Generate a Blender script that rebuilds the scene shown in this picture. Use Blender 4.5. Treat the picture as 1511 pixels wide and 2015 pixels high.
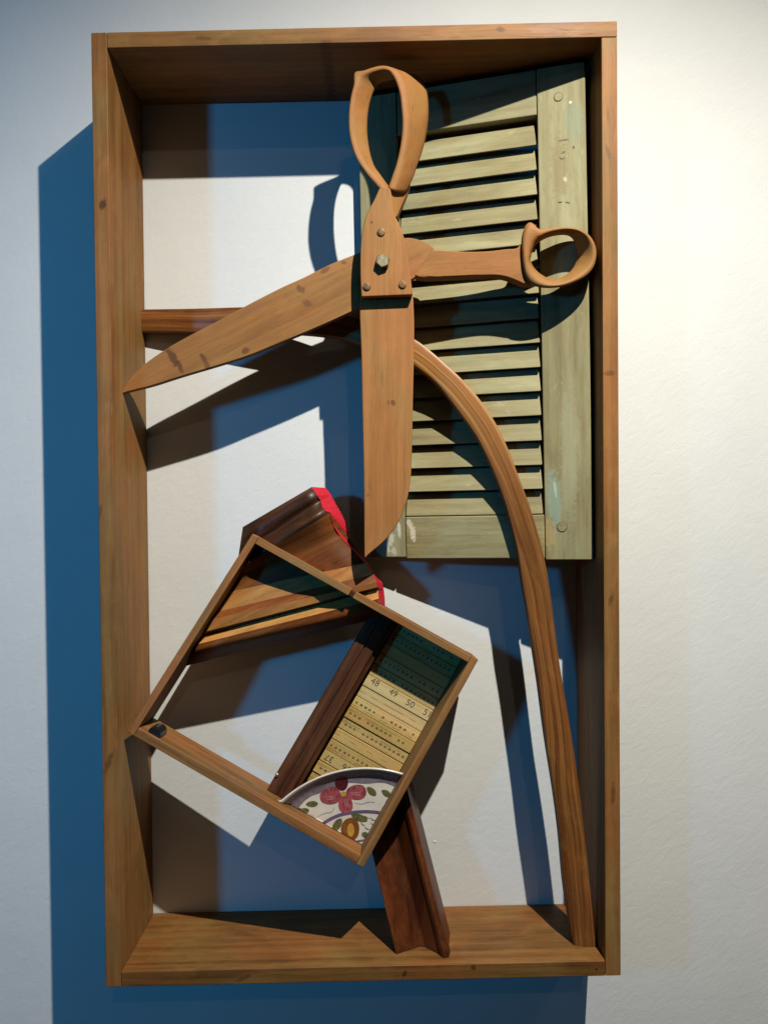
import bpy, bmesh, math, random
from mathutils import Vector, Matrix
random.seed(7)
for o in list(bpy.data.objects):
    bpy.data.objects.remove(o)
S = bpy.context.scene
C = S.collection

# ------------------------------------------------------------------ camera
CAM = Vector((0.0310, -1.09686, 0.01195))
FOC = 1500.0                                   # focal length for a 2015 px tall picture
AX = Vector((0.999746907, -0.001019789, -0.022474046))
AY = Vector((0.000639716, 0.999856772, -0.016912319))
AZ = Vector((0.022488074, 0.016893662, 0.999604367))
cd = bpy.data.cameras.new('camera')
cam = bpy.data.objects.new('camera', cd)
C.objects.link(cam)
cd.sensor_fit = 'VERTICAL'
cd.sensor_height = 24.0
cd.lens = FOC / 2015.0 * 24.0
cd.clip_start = 0.01
cd.clip_end = 50
M = Matrix((AX, AZ, -AY)).transposed().to_4x4()
M.translation = CAM
cam.matrix_world = M
S.camera = cam

# ------------------------------------------------------------------ world and lamps
w = bpy.data.worlds.new('World')
S.world = w
w.use_nodes = True
w.node_tree.nodes['Background'].inputs[0].default_value = (1.0, 0.93, 0.80, 1)
w.node_tree.nodes['Background'].inputs[1].default_value = 0.014


def spot(name, loc, aim, power, col, radius, size, blend):
    l = bpy.data.lights.new(name, 'SPOT')
    l.energy = power
    l.color = col
    l.shadow_soft_size = radius
    l.spot_size = math.radians(size)
    l.spot_blend = blend
    o = bpy.data.objects.new(name, l)
    C.objects.link(o)
    o.location = loc
    o.rotation_euler = (Vector(aim) - Vector(loc)).to_track_quat('-Z', 'Y').to_euler()
    return o


spot('gallery_spot_warm', (0.445, -0.94, 1.19), (-0.25, 0, -4.0), 202, (1.0, 0.965, 0.86), 0.010, 134, 1.0)
spot('gallery_spot_blue', (-1.62, -2.0, 0.50), (-0.95, 0, 0.0), 72, (0.015, 0.42, 1.0), 0.10, 78, 1.0)
spot('gallery_spot_side', (2.2, -1.9, 2.9), (0.2, 0, -0.4), 12, (1.0, 0.93, 0.82), 0.02, 60, 0.6)
spot('gallery_spot_front', (0.75, -3.6, 2.2), (0.0, 0, 0.0), 11, (1.0, 0.90, 0.78), 0.02, 50, 0.6)

S.view_settings.view_transform = 'Standard'
S.view_settings.look = 'None'
S.view_settings.exposure = 0.0
S.view_settings.gamma = 1.0
S.view_settings.use_curve_mapping = False
S.render.engine = 'CYCLES'
S.cycles.diffuse_bounces = 1
S.cycles.sample_clamp_indirect = 0.1


# ------------------------------------------------------------------ geometry helpers
def ray(u, v):
    return AX * ((u - 755.5) / FOC) + AY + AZ * (-(v - 1007.5) / FOC)


def at(u, v, d):
    """Point of the photograph lying d metres in front of the wall."""
    r = ray(u, v)
    return CAM + r * ((-d - CAM.y) / r.y)


def onplane(u, v, o, n):
    r = ray(u, v)
    return CAM + r * ((o - CAM).dot(n) / r.dot(n))


def catmull(pts, k=5):
    if len(pts) < 3:
        return list(pts)
    out = []
    P = [tuple(2 * a - b for a, b in zip(pts[0], pts[1]))] + list(pts) + [tuple(2 * a - b for a, b in zip(pts[-1], pts[-2]))]
    for i in range(1, len(P) - 2):
        for j in range(k):
            t = j / k
            out.append(tuple(0.5 * (2 * b + (c - a) * t + (2 * a - 5 * b + 4 * c - d) * t * t + (3 * b - a - 3 * c + d) * t ** 3)
                             for a, b, c, d in zip(P[i - 1], P[i], P[i + 1], P[i + 2])))
    out.append(tuple(pts[-1]))
    return out


def chain(*chains, k=4):
    out = []
    for c in chains:
        for q in (catmull(c, k) if len(c) > 2 else c):
            if not out or (abs(out[-1][0] - q[0]) + abs(out[-1][1] - q[1])) > 0.3:
                out.append(q)
    if abs(out[0][0] - out[-1][0]) + abs(out[0][1] - out[-1][1]) < 0.3:
        out.pop()
    return out


def empty(name, loc, label, cat, group=None):
    o = bpy.data.objects.new(name, None)
    o.empty_display_size = 0.05
    C.objects.link(o)
    o.location = loc
    o['label'] = label
    o['category'] = cat
    if group:
        o['group'] = group
    return o


def root_loc(parent):
    v = Vector((0, 0, 0))
    while parent:
        v += parent.location
        parent = parent.parent
    return v


def mesh(name, verts, faces, mat, parent=None, grain=None, bevel=0.0, smooth=False, segs=2, angle=35, subsurf=0):
    me = bpy.data.meshes.new(name)
    me.from_pydata([tuple(v) for v in verts], [], faces)
    bm = bmesh.new()
    bm.from_mesh(me)
    bmesh.ops.recalc_face_normals(bm, faces=bm.faces)
    bm.to_mesh(me)
    bm.free()
    me.materials.append(mat)
    a = me.attributes.new('grain', 'FLOAT_VECTOR', 'POINT')
    off = Vector((random.uniform(-9, 9), random.uniform(-9, 9), random.uniform(-9, 9)))
    for i, v in enumerate(me.vertices):
        g = grain(v.co, i) if grain else v.co
        a.data[i].vector = Vector(g) + off
    o = bpy.data.objects.new(name, me)
    C.objects.link(o)
    if parent:
        o.parent = parent
        o.location = -root_loc(parent)
    if subsurf:
        m = o.modifiers.new('subsurf', 'SUBSURF')
        m.levels = subsurf
        m.render_levels = subsurf
    if bevel:
        m = o.modifiers.new('bevel', 'BEVEL')
        m.width = bevel
        m.segments = segs
        m.limit_method = 'ANGLE'
        m.angle_limit = math.radians(angle)
    if smooth:
        for p in me.polygons:
            p.use_smooth = True
    elif bevel:
        for p in me.polygons:
            p.use_smooth = True
        m = o.modifiers.new('wn', 'WEIGHTED_NORMAL')
        m.keep_sharp = True
    return o


def gdir(gx, gz):
    g = Vector((gx, 0, gz)).normalized()
    q = Vector((-g.z, 0, g.x))
    return lambda co, i=0: (co.dot(g), co.dot(q), co.y)


def gbasis(e1, e2, e3):
    return lambda co, i=0: (co.dot(e1), co.dot(e2), co.dot(e3))


def prism(name, outline, d, th, mat, parent=None, g=(0, 1), bevel=0.0012, back=None):
    """Board lying parallel to the wall: outline at depth d (number or function), thickness th towards the wall."""
    dd = d if callable(d) else (lambda u, v: d)
    F = [at(u, v, dd(u, v)) for u, v in outline]
    B = [p + Vector((0, th, 0)) for p in F]
    n = len(F)
    faces = [tuple(range(n)), tuple(range(2 * n - 1, n - 1, -1))]
    faces += [(i, (i + 1) % n, n + (i + 1) % n, n + i) for i in range(n)]
    return mesh(name, F + B, faces, mat, parent, gdir(*g), bevel)


def box8(name, P, mat, parent=None, grain=None, bevel=0.001):
    """P: 4 corners of one face in order, then the 4 opposite ones."""
    f = [(0, 1, 2, 3), (7, 6, 5, 4), (0, 4, 5, 1), (1, 5, 6, 2), (2, 6, 7, 3), (3, 7, 4, 0)]
    return mesh(name, P, f, mat, parent, grain, bevel)


def disc(name, c, n, r, h, mat, parent, seg=20, rot=0.0, dome=0.0, bev=0.0):
    """Round or polygonal head standing on point c along n."""
    n = Vector(n).normalized()
    a = n.orthogonal().normalized() if abs(n.x) + abs(n.z) > 0.05 else Vector((1, 0, 0))
    a = (a - n * a.dot(n)).normalized()
    b = n.cross(a)
    rings = [(r, 0.0), (r, h * 0.8), (r * 0.88, h)]
    if dome:
        rings += [(r * 0.5, h + dome * 0.8)]
    V = []
    for rr, hh in rings:
        for i in range(seg):
            t = rot + 2 * math.pi * i / seg
            V.append(c + a * (rr * math.cos(t)) + b * (rr * math.sin(t)) + n * hh)
    F = []
    for k in range(len(rings) - 1):
        for i in range(seg):
            j = (i + 1) % seg
            F.append((k * seg + i, k * seg + j, (k + 1) * seg + j, (k + 1) * seg + i))
    V.append(c + n * (h + dome))
    top = (len(rings) - 1) * seg
    for i in range(seg):
        F.append((top + i, top + (i + 1) % seg, len(V) - 1))
    F.append(tuple(range(seg - 1, -1, -1)))
    return mesh(name, V, F, mat, parent, None)


# ------------------------------------------------------------------ materials
class N:
    def __init__(self, name):
        self.m = bpy.data.materials.new(name)
        self.m.use_nodes = True
        self.t = self.m.node_tree
        self.b = self.t.nodes['Principled BSDF']

    def n(self, typ, **kw):
        x = self.t.nodes.new(typ)
        for k, v in kw.items():
            setattr(x, k, v)
        return x

    def l(self, a, b):
        self.t.links.new(a, b)

    def math(self, op, a, b=None, c=None, clamp=False):
        x = self.n('ShaderNodeMath', operation=op, use_clamp=clamp)
        for i, v in enumerate((a, b, c)):
            if v is None:
                continue
            if isinstance(v, (int, float)):
                x.inputs[i].default_value = v
            else:
                self.l(v, x.inputs[i])
        return x.outputs[0]

    def noise(self, vec, scale=1.0, detail=4.0, rough=0.55, dist=0.0):
        x = self.n('ShaderNodeTexNoise')
        x.inputs['Scale'].default_value = scale
        x.inputs['Detail'].default_value = detail
        x.inputs['Roughness'].default_value = rough
        x.inputs['Distortion'].default_value = dist
        self.l(vec, x.inputs['Vector'])
        return x.outputs['Fac']

    def vmul(self, vec, s):
        x = self.n('ShaderNodeVectorMath', operation='MULTIPLY')
        self.l(vec, x.inputs[0])
        x.inputs[1].default_value = s
        return x.outputs[0]

    def vadd(self, vec, s):
        x = self.n('ShaderNodeVectorMath', operation='ADD')
        self.l(vec, x.inputs[0])
        if isinstance(s, tuple):
            x.inputs[1].default_value = s
        else:
            self.l(s, x.inputs[1])
        return x.outputs[0]

    def ramp(self, fac, stops):
        x = self.n('ShaderNodeValToRGB')
        e = x.color_ramp.elements
        while len(e) < len(stops):
            e.new(0.5)
        for i, (p, c) in enumerate(stops):
            e[i].position = p
            e[i].color = (c[0], c[1], c[2], 1)
        self.l(fac, x.inputs[0])
        return x.outputs[0]

    def mix(self, fac, a, b, mode='MIX'):
        x = self.n('ShaderNodeMix', data_type='RGBA', blend_type=mode)
        if isinstance(fac, (int, float)):
            x.inputs[0].default_value = fac
        else:
            self.l(fac, x.inputs[0])
        for v, s in ((a, x.inputs[6]), (b, x.inputs[7])):
            if isinstance(v, tuple):
                s.default_value = (v[0], v[1], v[2], 1)
            else:
                self.l(v, s)
        return x.outputs[2]

    def smooth(self, v, lo, hi):
        x = self.n('ShaderNodeMapRange', interpolation_type='SMOOTHSTEP')
        self.l(v, x.inputs[0])
        x.inputs[1].default_value = lo
        x.inputs[2].default_value = hi
        return x.outputs[0]

    def bump(self, h, strength, dist):
        x = self.n('ShaderNodeBump')
        x.inputs['Strength'].default_value = strength
        x.inputs['Distance'].default_value = dist
        self.l(h, x.inputs['Height'])
        self.l(x.outputs[0], self.b.inputs['Normal'])

    def spots(self, col, spots, noise_scale=160.0, amp=0.7):
        """Stains and chips with a shape of their own: (point, rx, rz, turn, colour, strength)."""
        pos = self.n('ShaderNodeNewGeometry').outputs['Position']
        nz = self.noise(pos, noise_scale, 3, 0.6)
        for p, rx, rz, turn, c, st in spots:
            ca, sa = math.cos(turn), math.sin(turn)
            d = self.vadd(pos, (-p.x, -p.y, -p.z))
            x = self.n('ShaderNodeVectorMath', operation='DOT_PRODUCT')
            self.l(d, x.inputs[0])
            x.inputs[1].default_value = (ca / rx, 0, sa / rx)
            z = self.n('ShaderNodeVectorMath', operation='DOT_PRODUCT')
            self.l(d, z.inputs[0])
            z.inputs[1].default_value = (-sa / rz, 0, ca / rz)
            r = self.math('SQRT', self.math('ADD', self.math('POWER', x.outputs['Value'], 2), self.math('POWER', z.outputs['Value'], 2)))
            r = self.math('ADD', r, self.math('MULTIPLY', self.math('SUBTRACT', nz, 0.5), 2 * amp))
            k = self.math('MULTIPLY', self.smooth(r, 1.1, 0.55), st)
            col = self.mix(k, col, c)
        return col


def wood(name, dark, mid, light, rough=0.5, fibre=0.35, mottle=0.55, coat=0.0, spots=None, streak=1.0, bump=0.25, tint=(0.75, 0.68, 0.52), along=2.2, straw=False, patch=1.0):
    dark, mid, light = sc3(dark, tint), sc3(mid, tint), sc3(light, tint)
    k = N(name)
    g = k.n('ShaderNodeAttribute', attribute_name='grain').outputs['Vector']
    wob = k.noise(k.vmul(g, (7, 22, 22)), 1, 2, 0.5)
    wv = k.n('ShaderNodeCombineXYZ')
    k.l(k.math('MULTIPLY', k.math('SUBTRACT', wob, 0.5), 0.012), wv.inputs[1])
    g2 = k.vadd(g, wv.outputs[0])
    broad = k.noise(k.vmul(g2, (along, 55 * streak, 55 * streak)), 1, 5, 0.55, 0.4)
    fine = k.noise(k.vmul(g2, (9, 420, 420)), 1, 3, 0.6)
    mot = k.noise(k.vmul(g, (9, 19, 19)), 1, 5, 0.6, 0.6)
    fac = k.math('ADD', k.math('MULTIPLY', broad, 1.0), k.math('MULTIPLY', k.math('SUBTRACT', fine, 0.5), fibre))
    fac = k.math('ADD', fac, k.math('MULTIPLY', k.math('SUBTRACT', mot, 0.5), mottle), clamp=True)
    col = k.ramp(fac, [(0.24, dark), (0.5, mid), (0.76, light)])
    hue = k.smooth(k.noise(k.vmul(g, (5, 13, 13)), 1, 4, 0.6, 0.8), 0.38, 0.64)
    col = k.mix(hue, k.mix(patch, col, (1.08, 0.94, 0.85), 'MULTIPLY'), k.mix(patch, col, (0.90, 1.03, 1.0), 'MULTIPLY'))
    wear = k.smooth(k.noise(k.vmul(g, (24, 48, 48)), 1, 6, 0.68, 0.5), 0.50, 0.70)
    col = k.mix(k.math('MULTIPLY', wear, 0.26 * patch), col, tuple(min(1, c * 1.35) for c in light))
    rnd = k.n('ShaderNodeObjectInfo').outputs['Random']
    sh_ = k.math('ADD', k.math('MULTIPLY', rnd, 0.22), 0.89)
    shc = k.n('ShaderNodeCombineXYZ')
    for q_ in range(3):
        k.l(sh_, shc.inputs[q_])
    col = k.mix(1.0, col, shc.outputs[0], 'MULTIPLY')
    pores = k.smooth(k.noise(k.vmul(g2, (26, 900, 900)), 1, 2, 0.5), 0.60, 0.70)
    col = k.mix(k.math('MULTIPLY', pores, 0.35), col, tuple(c * 0.45 for c in dark))
    dirt = k.smooth(k.noise(k.vmul(g, (30, 34, 34)), 1, 6, 0.7), 0.60, 0.78)
    col = k.mix(k.math('MULTIPLY', dirt, 0.28), col, tuple(c * 0.6 for c in dark))
    if straw:
        # split straw-coloured fibres where the wood was bent hardest
        pos = k.n('ShaderNodeNewGeometry').outputs['Position']
        b = at(880, 760, .08)
        dd = k.n('ShaderNodeVectorMath', operation='LENGTH')
        k.l(k.vadd(pos, (-b.x, -b.y, -b.z)), dd.inputs[0])
        near = k.smooth(k.math('ADD', dd.outputs['Value'], k.math('MULTIPLY', mot, 0.05)), 0.26, 0.06)
        lines = k.smooth(k.noise(k.vmul(g2, (0.9, 260, 260)), 1, 3, 0.6), 0.50, 0.66)
        col = k.mix(k.math('MULTIPLY', near, 0.55), col, (0.31, 0.135, 0.035))
        col = k.mix(k.math('MULTIPLY', k.math('MULTIPLY', near, lines), 0.8), col, (0.50, 0.29, 0.10))
    if spots:
        col = k.spots(col, spots)
    k.l(col, k.b.inputs['Base Color'])
    k.l(k.math('ADD', k.math('MULTIPLY', mot, 0.25), rough - 0.12), k.b.inputs['Roughness'])
    k.b.inputs['Specular IOR Level'].default_value = 0.22
    k.b.inputs['Coat Weight'].default_value = coat
    k.b.inputs['Coat Roughness'].default_value = 0.28
    h = k.math('ADD', k.math('MULTIPLY', fine, 0.5), k.math('SUBTRACT', k.math('MULTIPLY', mot, 0.8), k.math('MULTIPLY', pores, 0.35)))
    k.bump(h, bump, 0.0012)
    return k.m


def paint(name, spots=None):
    """Old weathered green-grey paint on shutter wood."""
    k = N(name)
    g = k.n('ShaderNodeAttribute', attribute_name='grain').outputs['Vector']
    a = k.noise(k.vmul(g, (5, 30, 30)), 1, 6, 0.62, 0.5)
    b = k.noise(k.vmul(g, (4, 150, 150)), 1, 4, 0.6)
    c = k.noise(k.vmul(g, (11, 26, 26)), 1, 5, 0.65)
    col = k.ramp(k.math('ADD', k.math('MULTIPLY', a, 0.75), k.math('MULTIPLY', b, 0.25)),
                 [(0.30, (0.17, 0.145, 0.075)), (0.46, (0.28, 0.25, 0.135)), (0.60, (0.36, 0.345, 0.21)), (0.74, (0.42, 0.41, 0.27))])
    col = k.mix(k.math('MULTIPLY', k.smooth(c, 0.50, 0.72), 0.32), col, (0.28, 0.32, 0.22))
    col = k.mix(k.math('MULTIPLY', k.smooth(k.noise(k.vmul(g, (16, 60, 60)), 1, 7, 0.68), 0.58, 0.76), 0.4), col, (0.16, 0.13, 0.07))
    grime = k.smooth(k.noise(k.vmul(g, (38, 95, 95)), 1, 7, 0.65, 0.4), 0.50, 0.70)
    col = k.mix(k.math('MULTIPLY', grime, 0.16), col, (0.14, 0.12, 0.065))
    bare = k.smooth(k.noise(k.vmul(g, (14, 110, 110)), 1, 6, 0.7), 0.62, 0.68)
    col = k.mix(k.math('MULTIPLY', bare, 0.35), col, (0.36, 0.29, 0.16))
    chalk = k.smooth(k.noise(k.vmul(g, (30, 60, 60)), 1, 6, 0.7), 0.60, 0.72)
    col = k.mix(k.math('MULTIPLY', chalk, 0.45), col, (0.50, 0.49, 0.37))
    if spots:
        col = k.spots(col, spots, 220.0, 0.9)
    col = k.mix(1.0, col, (0.77, 0.73, 0.64), 'MULTIPLY')
    k.l(col, k.b.inputs['Base Color'])
    k.b.inputs['Roughness'].default_value = 0.62
    k.b.inputs['Specular IOR Level'].default_value = 0.3
    k.bump(k.math('ADD', k.math('ADD', b, k.math('MULTIPLY', c, 1.2)), k.math('MULTIPLY', grime, -0.2)), 0.4, 0.0012)
    return k.m


def plain(name, col, rough=0.4, metal=0.0, var=0.25, scale=120.0, bump=0.0, coat=0.0):
    col = tuple(c * 0.8 for c in col)
    k = N(name)
    pos = k.n('ShaderNodeNewGeometry').outputs['Position']
    nz = k.noise(pos, scale, 4, 0.6)
    c = k.ramp(nz, [(0.3, tuple(x * (1 - var) for x in col)), (0.7, tuple(min(1, x * (1 + var * 0.6)) for x in col))])
    k.l(c, k.b.inputs['Base Color'])
    k.l(k.math('ADD', k.math('MULTIPLY', nz, 0.3), rough - 0.15), k.b.inputs['Roughness'])
    k.b.inputs['Metallic'].default_value = metal
    k.b.inputs['Coat Weight'].default_value = coat
    if bump:
        k.bump(nz, bump, 0.0008)
    return k.m


def plaster():
    k = N('painted_plaster')
    pos = k.n('ShaderNodeNewGeometry').outputs['Position']
    diag = k.n('ShaderNodeVectorRotate', rotation_type='Y_AXIS')
    k.l(pos, diag.inputs['Vector'])
    diag.inputs['Angle'].default_value = math.radians(40)
    n1 = k.noise(k.vmul(diag.outputs[0], (45, 1, 95)), 1, 5, 0.6, 0.8)
    n2 = k.noise(pos, 7, 4, 0.6)
    n3 = k.noise(pos, 260, 3, 0.6)
    col = k.ramp(n2, [(0.3, (0.60, 0.598, 0.585)), (0.7, (0.635, 0.632, 0.618))])
    k.l(col, k.b.inputs['Base Color'])
    k.b.inputs['Roughness'].default_value = 0.75
    k.b.inputs['Specular IOR Level'].default_value = 0.25
    h = k.math('ADD', k.math('MULTIPLY', n1, 1.0), k.math('ADD', k.math('MULTIPLY', n3, 0.25), k.math('MULTIPLY', n2, 1.5)))
    k.bump(h, 0.24, 0.0020)
    return k.m


MW = {}


def sc3(c, k):
    return tuple(a * b for a, b in zip(c, k))


def fspot(u, v, rx, rz, st=0.8):
    return (at(u, v, .139), rx, rz, random.uniform(-.4, .4), (0.045, 0.018, 0.008), st)


FRSP = [fspot(203, 402, .005, .009), fspot(196, 1010, .003, .014, .5), fspot(1198, 735, .008, .004, .5), fspot(1202, 1180, .003, .010, .5), fspot(640, 82, .010, .003, .5),
        fspot(985, 58, .006, .004, .6), fspot(226, 230, .003, .006, .7), fspot(237, 332, .005, .010, .6), fspot(214, 1500, .004, .018, .5), fspot(1206, 1560, .003, .016, .5), fspot(250, 640, .006, .016, .45),
        fspot(262, 1010, .006, .02, .4), fspot(400, 75, .012, .003, .4), fspot(1196, 300, .003, .012, .4)]
MW['frame'] = wood('frame_wood', (0.25, 0.108, 0.038), (0.36, 0.165, 0.060), (0.44, 0.225, 0.088), rough=0.55, mottle=0.8, streak=1.9, tint=(0.57, 0.575, 0.48), spots=FRSP)
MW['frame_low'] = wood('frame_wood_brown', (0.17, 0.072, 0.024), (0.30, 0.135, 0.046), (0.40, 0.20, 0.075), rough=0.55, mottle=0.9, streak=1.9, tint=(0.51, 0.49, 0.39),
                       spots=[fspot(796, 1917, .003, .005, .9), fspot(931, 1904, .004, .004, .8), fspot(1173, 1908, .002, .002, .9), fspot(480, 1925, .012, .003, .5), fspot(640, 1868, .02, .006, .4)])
MW['drawer'] = wood('drawer_wood', (0.21, 0.09, 0.033), (0.36, 0.175, 0.07), (0.46, 0.25, 0.11), rough=0.55, streak=1.8, tint=(0.62, 0.60, 0.52))
MW['bent'] = wood('bent_laminated_wood', (0.095, 0.030, 0.010), (0.25, 0.090, 0.027), (0.45, 0.205, 0.066), rough=0.42, fibre=0.6, mottle=0.22, coat=0.12, streak=2.6, along=0.7, straw=True, patch=0.7, tint=(0.60, 0.58, 0.50))
MW['dark'] = wood('dark_walnut', (0.035, 0.014, 0.008), (0.085, 0.034, 0.018), (0.16, 0.07, 0.036), rough=0.55, streak=2.0, coat=0.0)
MW['leg'] = wood('dark_red_wood', (0.030, 0.007, 0.003), (0.090, 0.024, 0.008), (0.17, 0.052, 0.017), rough=0.4, coat=0.2)
MW['mould_dark'] = wood('moulding_dark', (0.020, 0.009, 0.005), (0.050, 0.021, 0.011), (0.095, 0.04, 0.02), rough=0.45, streak=1.8, coat=0.1)
MW['mould_brown'] = wood('moulding_brown', (0.10, 0.032, 0.010), (0.18, 0.060, 0.018), (0.27, 0.10, 0.033), rough=0.5, streak=1.8, coat=0.05)
MW['mould_tan'] = wood('moulding_tan', (0.29, 0.125, 0.042), (0.46, 0.22, 0.08), (0.57, 0.31, 0.125), rough=0.5, streak=2.0, patch=0.7)
MW['scissor'] = wood('scissor_wood', (0.36, 0.165, 0.062), (0.43, 0.205, 0.08), (0.49, 0.25, 0.105), rough=0.58, fibre=0.35, mottle=0.75, streak=2.0, patch=0.6, tint=(0.64, 0.59, 0.46),
                     spots=[(at(773, 793, .11), .0035, .0045, 0, (0.12, 0.04, 0.015), 0.8), (at(764, 793, .11), .0015, .004, 0, (0.16, 0.06, 0.02), 0.8),
                            (at(732, 441, .12), .0016, .0018, 0, (0.10, 0.03, 0.012), 0.9), (at(724, 974, .11), .002, .003, 0, (0.2, 0.08, 0.03), 0.7)])
MW['blade_b'] = wood('scissor_wood_stained', (0.32, 0.145, 0.055), (0.40, 0.19, 0.073), (0.46, 0.235, 0.10), rough=0.58, fibre=0.35, mottle=0.9, streak=2.0, patch=0.6, tint=(0.64, 0.59, 0.45),
                     spots=[(at(340, 703, .1), .006, .016, 0.45, (0.09, 0.035, 0.014), 0.85), (at(354, 722, .1), .004, .010, 0.4, (0.09, 0.035, 0.014), 0.8),
                            (at(400, 704, .1), .004, .007, 0.5, (0.10, 0.04, 0.016), 0.8), (at(408, 718, .1), .004, .008, 0.3, (0.13, 0.05, 0.02), 0.8),
                            (at(484, 690, .1), .006, .005, 0.3, (0.10, 0.04, 0.016), 0.8), (at(592, 569, .1), .008, .005, -0.5, (0.12, 0.05, 0.02), 0.75),
                            (at(604, 596, .1), .007, .005, -0.2, (0.13, 0.055, 0.02), 0.75), (at(640, 532, .1), .008, .004, 0.5, (0.13, 0.05, 0.02), 0.7),
                            (at(676, 517, .1), .004, .003, 0, (0.14, 0.05, 0.02), 0.7), (at(500, 605, .1), .025, .006, 0.45, (0.22, 0.10, 0.045), 0.6)])
MW['paint'] = paint('weathered_green_paint')
MW['wall'] = plaster()
MW['red'] = plain('red_paint', (0.58, 0.012, 0.032), 0.55, 0, 0.35, 420)
MW['brass'] = plain('aged_brass', (0.21, 0.115, 0.042), 0.5, 0.4, 0.6, 400)
MW['steel'] = plain('dull_bolt_steel', (0.27, 0.24, 0.16), 0.5, 0.75, 0.45, 240)
MW['black'] = plain('black_plastic', (0.012, 0.011, 0.010), 0.35)
MW['grey'] = plain('pale_worn_metal', (0.45, 0.43, 0.38), 0.4, 0.4)
MW['pin'] = plain('bright_pin_metal', (0.75, 0.7, 0.62), 0.25, 0.9)
MW['ink'] = plain('ruler_ink', (0.06, 0.045, 0.03), 0.6, 0, 0.6, 500)
MW['ink2'] = plain('faded_ruler_ink', (0.17, 0.11, 0.04), 0.6)
MW['glaze'] = plain('white_glazed_ceramic', (0.72, 0.645, 0.53), 0.2, 0, 0.12, 60, coat=0.4)
MW['pink'] = plain('pink_glaze', (0.36, 0.075, 0.085), 0.25, 0, 0.5, 200)
MW['violet'] = plain('violet_glaze', (0.14, 0.10, 0.17), 0.2, 0, 0.25, 200)
MW['leaf'] = plain('green_glaze', (0.13, 0.13, 0.045), 0.22, 0, 0.45, 300)
MW['amber'] = plain('brown_glaze', (0.22, 0.075, 0.018), 0.2, 0, 0.3, 200)
MW['yellow'] = plain('yellow_glaze', (0.58, 0.30, 0.05), 0.2, 0, 0.2, 200)
MW['blush'] = plain('pale_pink_glaze', (0.50, 0.19, 0.19), 0.25, 0, 0.4, 200)
MW['rim_shade'] = plain('mauve_rim_shade', (0.20, 0.155, 0.165), 0.25, 0, 0.3, 160)  # shadow of the plate's rim, put into the colour
MW['petal_shade'] = plain('shaded_petal_red', (0.085, 0.014, 0.018), 0.25, 0, 0.4, 200)  # darker copy of the pink petal colour, for the petal in the rim's shadow
MW['vine'] = plain('grey_glaze', (0.38, 0.36, 0.31), 0.25)
MW['chip'] = plain('paint_chip', (0.80, 0.79, 0.76), 0.7)


def ruler_mat(name, a, b, c):
    return wood(name, a, b, c, rough=0.5, fibre=0.3, mottle=0.45, streak=1.6, patch=0.5, tint=(0.76, 0.75, 0.76))


RUL = [ruler_mat('ruler_boxwood', (0.42, 0.27, 0.085), (0.56, 0.385, 0.14), (0.64, 0.47, 0.20)),
       ruler_mat('ruler_pale', (0.50, 0.36, 0.15), (0.62, 0.46, 0.21), (0.68, 0.53, 0.27)),
       ruler_mat('ruler_amber', (0.36, 0.22, 0.06), (0.48, 0.31, 0.095), (0.56, 0.38, 0.14))]

# ------------------------------------------------------------------ the wall
wl = mesh('wall', [(-3, 0, -2.6), (3, 0, -2.6), (3, 0, 2.4), (-3, 0, 2.4)], [(0, 1, 2, 3)], MW['wall'])
wl['kind'] = 'structure'
for (u, v, r) in ((855, 1656, .0030), (826, 1192, .0018), (664, 524, .0015)):
    c = at(u, v, 0)
    V, F = [c + Vector((0, -r * 0.45, 0))], []
    for i in range(9):
        t = i / 9 * 2 * math.pi
        rr = r * random.uniform(.7, 1.2)
        V.append(c + Vector((rr * math.cos(t) * 1.2, -0.0001, rr * math.sin(t))))
    F = [(0, 1 + i, 1 + (i + 1) % 9) for i in range(9)]
    mesh('paint_blister', V, F, MW['wall'], wl, smooth=True)

# ------------------------------------------------------------------ the box frame
W2, H2, TH, D, SK = 0.65371 / 2, 0.6, 0.0195, 0.13883, 0.01332


def fp(x, z, y):
    return Vector((x + SK * z, y, z))


def board(name, x0, x1, z0, z1, parent, g, mat='frame'):
    f, b = -D, -0.0008
    P = [fp(x0, z0, f), fp(x1, z0, f), fp(x1, z1, f), fp(x0, z1, f), fp(x0, z0, b), fp(x1, z0, b), fp(x1, z1, b), fp(x0, z1, b)]
    return box8(name, P, MW[mat], parent, gdir(*g), 0.0011)


fr = empty('box_frame', (0, 0, -H2), 'deep open wooden box frame hung on the white wall around everything', 'frame')
board('side_board', -W2, -W2 + TH, -H2, H2, fr, (SK, 1))
board('side_board', W2 - TH, W2, -H2, H2 - TH - 0.0004, fr, (SK, 1))
board('top_board', -W2 + TH + 0.0003, W2, H2 - TH, H2, fr, (1, 0))
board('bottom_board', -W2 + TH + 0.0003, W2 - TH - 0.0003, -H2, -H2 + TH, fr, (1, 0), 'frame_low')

# ------------------------------------------------------------------ the louvred shutter
PL, PR = at(713, 620, .023), at(1160, 620, .102)
su = (PR - PL).normalized()
sv = Vector((SK, 0, 1)).normalized()
sn = su.cross(sv).normalized()
if sn.y > 0:
    sn = -sn
PL.z = PR.z = (PL.z + PR.z) / 2
su = (PR - PL).normalized()
sv = (sv - su * sv.dot(su)).normalized()
sn = su.cross(sv)
if sn.y > 0:
    sn = -sn


def sloc(u, v):
    p = onplane(u, v, PL, sn) - PL
    return p.dot(su), p.dot(sv)


def sp(a, b, c=0.0):
    return PL + su * a + sv * b + sn * c


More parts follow.
